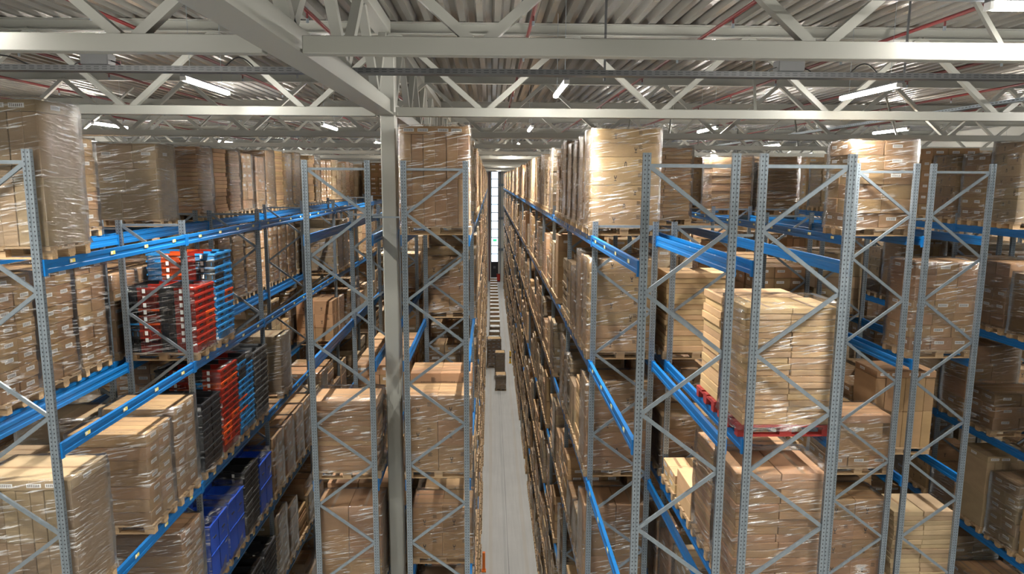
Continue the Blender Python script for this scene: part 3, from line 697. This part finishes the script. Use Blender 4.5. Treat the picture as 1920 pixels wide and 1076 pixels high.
def place(run, lev, bay, slot, spec, detail):
    i = [r[0] for r in RUNS].index(run); x0 = RUNS[i][1]; words = RUNS[i][4]; first = RUNS[i][3]
    kind, tone, h, film = spec; R = random.Random('p%s%d%d%d' % (run, lev, bay, slot))
    z = Z(LEV[lev]) if lev < 6 else 0.0
    loc = (x0 + DEP / 2 + SHIFT.get(run, 0) + R.uniform(-.005, .005), Y0 + BAY * bay + .50 + .9 * slot + R.uniform(-.012, .012), z); rz = R.uniform(-.006, .006)
    if kind == 'crates': look = {'red': 'red and black', 'blue': 'blue, orange and black', 'dark': 'black', 'cobalt': 'cobalt blue', 'grey': 'dark grey'}[tone] + ' plastic crates'
    else: look = ('film-wrapped ' if film else '') + TONE[tone] + ' ' + LOOK[kind]
    label = '%s, %s, %s, %s pallet from its near end' % (look, LVW[lev], words, ORD[slot + 4 * (bay - first)] if slot + 4 * (bay - first) < len(ORD) else 'distant')
    if len(label.split()) > 16: label = label.replace(' from its near end', ' along')
    label = ' '.join(label.split()[:16])
    t = tag(link('pallet_load', None, None, loc, rz), label, 'pallet load', 'goods on pallets in the racks')
    red = (run, lev, bay, slot) in (('R1r', 1, 0, 0), ('R1r', 1, 0, 1))
    link('pallet', PALR if red else PAL, t)
    seed = R.randrange(4)
    if detail < 2: 
        link('crates' if kind == 'crates' else 'cartons', lib_me(kind, tone, h, seed, film, False), t, (0, 0, PH))
    elif kind == 'crates':
        for c, a, r_ in crates(tone, h, random.Random(str(seed))): link('crate', crate_mesh(*a), t, (c[0], c[1], c[2] + PH), r_)
    else:
        for c, d, r_, lab, ic in gen(kind, h, random.Random('%s%s' % (seed, loc[1]))):
            ck = (tone, round(d[0], 2), round(d[1], 2), round(d[2], 3), lab, ic)
            if ck not in CM:
                b = MB(); carton_mb(b, (0, 0, 0), (d[0], d[1], d[2]), tone, 0, random.Random(str(ck)), .005, lab, ic); CM[ck] = b.data('carton')
            link('carton', CM[ck], t, (c[0], c[1], c[2] + PH), r_)
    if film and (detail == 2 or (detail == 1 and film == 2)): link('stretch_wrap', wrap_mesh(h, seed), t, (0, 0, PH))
    return t
#@@VIS
# which places of the racks can be seen: rays from the camera and from a few spots around it against plain boxes
from mathutils.bvhtree import BVHTree
def survey():
    vs, fs, ks = [], [], []
    def bx(c, d, k):
        o = len(vs)
        for z in (-1, 1):
            for x, y in ((-1, -1), (1, -1), (1, 1), (-1, 1)): vs.append((c[0] + x * d[0] / 2, c[1] + y * d[1] / 2, c[2] + z * d[2] / 2))
        for f in [(3, 2, 1, 0), (4, 5, 6, 7), (0, 1, 5, 4), (1, 2, 6, 5), (2, 3, 7, 6), (3, 0, 4, 7)]: fs.append(tuple(o + q for q in f)); ks.append(k)
    x0 = {q[0]: q[1] for q in RUNS}; fb = {q[0]: q[3] for q in RUNS}
    for n in range(TOTAL):
        r, l_, b_, s = key_of(n)
        if b_ < fb[r]: continue
        sp = spec_of(r, l_, b_, s)
        if not sp: continue
        z = Z(LEV[l_]) if l_ < 6 else 0; y = Y0 + BAY * b_ + .5 + .9 * s
        bx((x0[r] + .5, y, z + PH + sp[2] / 2), (1.15, .76, sp[2]), n); bx((x0[r] + .5, y, z + .07), (1.2, .8, .1), n)
    for k, x, half, f, wd in RUNS:
        for b_ in range(f, FL):
            for z in LEV:
                for xx in (0, 1): bx((x + xx, Y0 + BAY * b_ + 1.85, Z(z) - .075), (.05, 3.7, .15), -1)
            for xx in (0, 1): bx((x + xx, Y0 + BAY * b_, H / 2 - .3), (.08, .07, H - .6), -1)
    bx((0, 40, -.05), (60, 200, .1), -1); bx((0, 95, 5), (60, .2, 30), -1); bx((0, 40, Z(2.7)), (60, 200, .1), -1); bx((GX, 12.4, 8), (.3, .3, 16), -1)
    T = BVHTree.FromPolygons(vs, fs); mw = cam.matrix_world; rot = mw.to_3x3(); hits, alt = {}, set()
    for off, nx, ny in [((0, 0, 0), 960, 538)] + [(o, 400, 224) for o in ((1.2, 0, 0), (-1.2, 0, 0), (0, 0, .8), (0, 0, -1), (0, -1.5, 0), (.5, 1.2, 0))]:
        o = mw.translation + Vector(off)
        for j in range(ny):
            for i in range(nx):
                ix = T.ray_cast(o, rot @ Vector((((i + .5) / nx * 1920 - 960) / 1320.85, -((j + .5) / ny * 1076 - 538) / 1320.85, -1)))[2]
                if ix is None or ks[ix] < 0: continue
                if off == (0, 0, 0): hits[ks[ix]] = hits.get(ks[ix], 0) + 1
                else: alt.add(ks[ix])
    srt = sorted(hits, key=lambda n: (-hits[n], n))
    return set(srt[:150]), set(srt[150:277]), (set(srt) | alt) - set(srt[:277])
#@@ENDVIS
def key_of(n):
    s = n % 4; n //= 4; b_ = n % FL; n //= FL; l_ = n % 7; n //= 7; return RUNS[n][0], l_, b_, s
TOTAL = len(RUNS) * 7 * FL * 4
if True:
    fs, ms, more = survey()
    rest = MB()
    for n in range(TOTAL):
        if not (n in fs or n in ms or n in more): continue
        r, l_, b_, s = key_of(n); sp = spec_of(r, l_, b_, s)
        if not sp: continue
        if n in fs: place(r, l_, b_, s, sp, 2)
        elif n in ms: place(r, l_, b_, s, sp, 1)
        else:
            i = [q[0] for q in RUNS].index(r); R = random.Random('p%s%d%d%d' % (r, l_, b_, s)); z = Z(LEV[l_]) if l_ < 6 else 0
            off = (RUNS[i][1] + DEP / 2 + SHIFT.get(r, 0) + R.uniform(-.005, .005), Y0 + BAY * b_ + .5 + .9 * s + R.uniform(-.012, .012), z)
            rest.add(PAL_MB, off); rest.add(lib_mb(sp[0], sp[1], sp[2], R.randrange(4), min(sp[3], 1), True), (off[0], off[1], off[2] + PH))
    if rest.v: tag(link('distant_pallet_loads', rest.data('distant_loads')), 'hundreds of further wrapped pallet loads deep in the racks', 'pallet load', None, 'stuff')

# ------------------------------------------------------------------ things on the aisle floor and at the far wall
def floor_load(x, y, kind, tone, h, label, sd, wd=1.0, cover='pale'):
    t = tag(link('pallet_load', None, None, (x, y, 0), sd * .01), label, 'pallet load', 'wrapped pallets standing in the aisle')
    for nm, me, z in (('pallet', PAL, 0), ('cartons', lib_me(kind, tone, h, sd, 1, False), PH)): link(nm, me, t, (0, 0, z)).scale = (wd, 1, 1)
    c_ = MB(); c_.box((0, 0, PH + h + .006), (1.12, .76, .010), cover, 0, .003); link('pale_sheen_top', c_.data('pale_sheen_top'), t).scale = (wd, 1, 1)  # sheet added on top; the white ones paint in grazing sheen
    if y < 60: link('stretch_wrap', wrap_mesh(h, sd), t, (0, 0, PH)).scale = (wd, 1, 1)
floor_load(.69, 44.6, 'thin', 'grey', .9, 'low silvery wrapped pallet load on the aisle floor, nearest of its row', 1, .60)
floor_load(.67, 47.3, 'thin', 'grey', 1.7, 'tall silvery wrapped pallet load on the aisle floor, second of its row', 2, .60)
floor_load(.28, 50.3, 'med', 'brown', 2.0, 'tall brown carton stack on the aisle floor beside the silvery load', 3, .9)
y = 53.2
for i in range(18):
    floor_load(.26 + .18 * min(1, i / 4), y, 'thin', 'pale' if i % 3 else 'tan', .95, 'wrapped pallet in the aisle floor line, %s behind the tall brown stack' % ORD[i], i % 4, .78, 'label'); y += 2.15
t = tag(link('sectional_door', None, None, (.6, YE - .06, 0)), 'black door below the strip window at the aisle end', 'door')
b = MB(); b.box((0, 0, 1.3), (.96, .10, 2.6), 'dark', 0, .01); link('panel', b.data('panel'), t)
b = MB(); b.box((-.02, -.055, 1.9), (.34, .01, .34), 'greyp'); link('notice', b.data('notice'), t)
b = MB(); b.box((0, 0, .25), (.5, .04, .32), 'green', 0, .004); b.bar((-.2, 0, .4), (-.2, 0, .65), .02, .02, 'galv'); b.bar((.2, 0, .4), (.2, 0, .65), .02, .02, 'galv')
b.box((.05, -.022, .25), (.16, .004, .05), 'white'); b.poly([(-.14, -.0225, .32), (-.14, -.0225, .18), (-.03, -.0225, .25)], 'white')
tag(link('exit_sign', b.data('sign'), None, (.62, YE - .09, Z(-8.2))), 'small green exit sign in front of the strip window', 'sign')
t = tag(link('fire_hose_cabinet', None, None, (1.10, YE - .62, 0)), 'small red fire cabinet on the floor at the end wall', 'cabinet')
b = MB(); b.box((0, 0, .55), (.5, .4, 1.1), 'red', 0, .02); link('body', b.data('body'), t); b = MB(); b.box((0, -.205, .6), (.4, .012, .8), 'redp'); link('door', b.data('door'), t)
b = MB(); b.tube((-.12, YE - .15, 0), (-.12, YE - .15, Z(2.2)), .07, 'red'); tag(link('riser_pipe', b.data('riser')), 'dark red vertical riser pipe left of the strip window', 'pipe')
b = MB(); b.box((0, 0, .35), (.10, .12, .7), 'orange', 0, .01); b.box((0, -.02, .02), (.16, .18, .04), 'orange')
tag(link('post_guard', b.data('guard'), None, (-.22, 22.9, 0)), 'orange post guard at the foot of the rack right of the column', 'post guard')
b = MB(); b.box((0, 0, .45), (.12, .3, .9), 'ypaint', 0, .01); b.box((-.0, 0, .45), (.125, .31, .1), 'dark'); b.box((0, 0, .02), (.2, .4, .04), 'ypaint')
tag(link('rail_guard', b.data('guard'), None, (1.50, 51.3, 0)), 'yellow and black rail guard on the right edge of the central aisle', 'post guard')
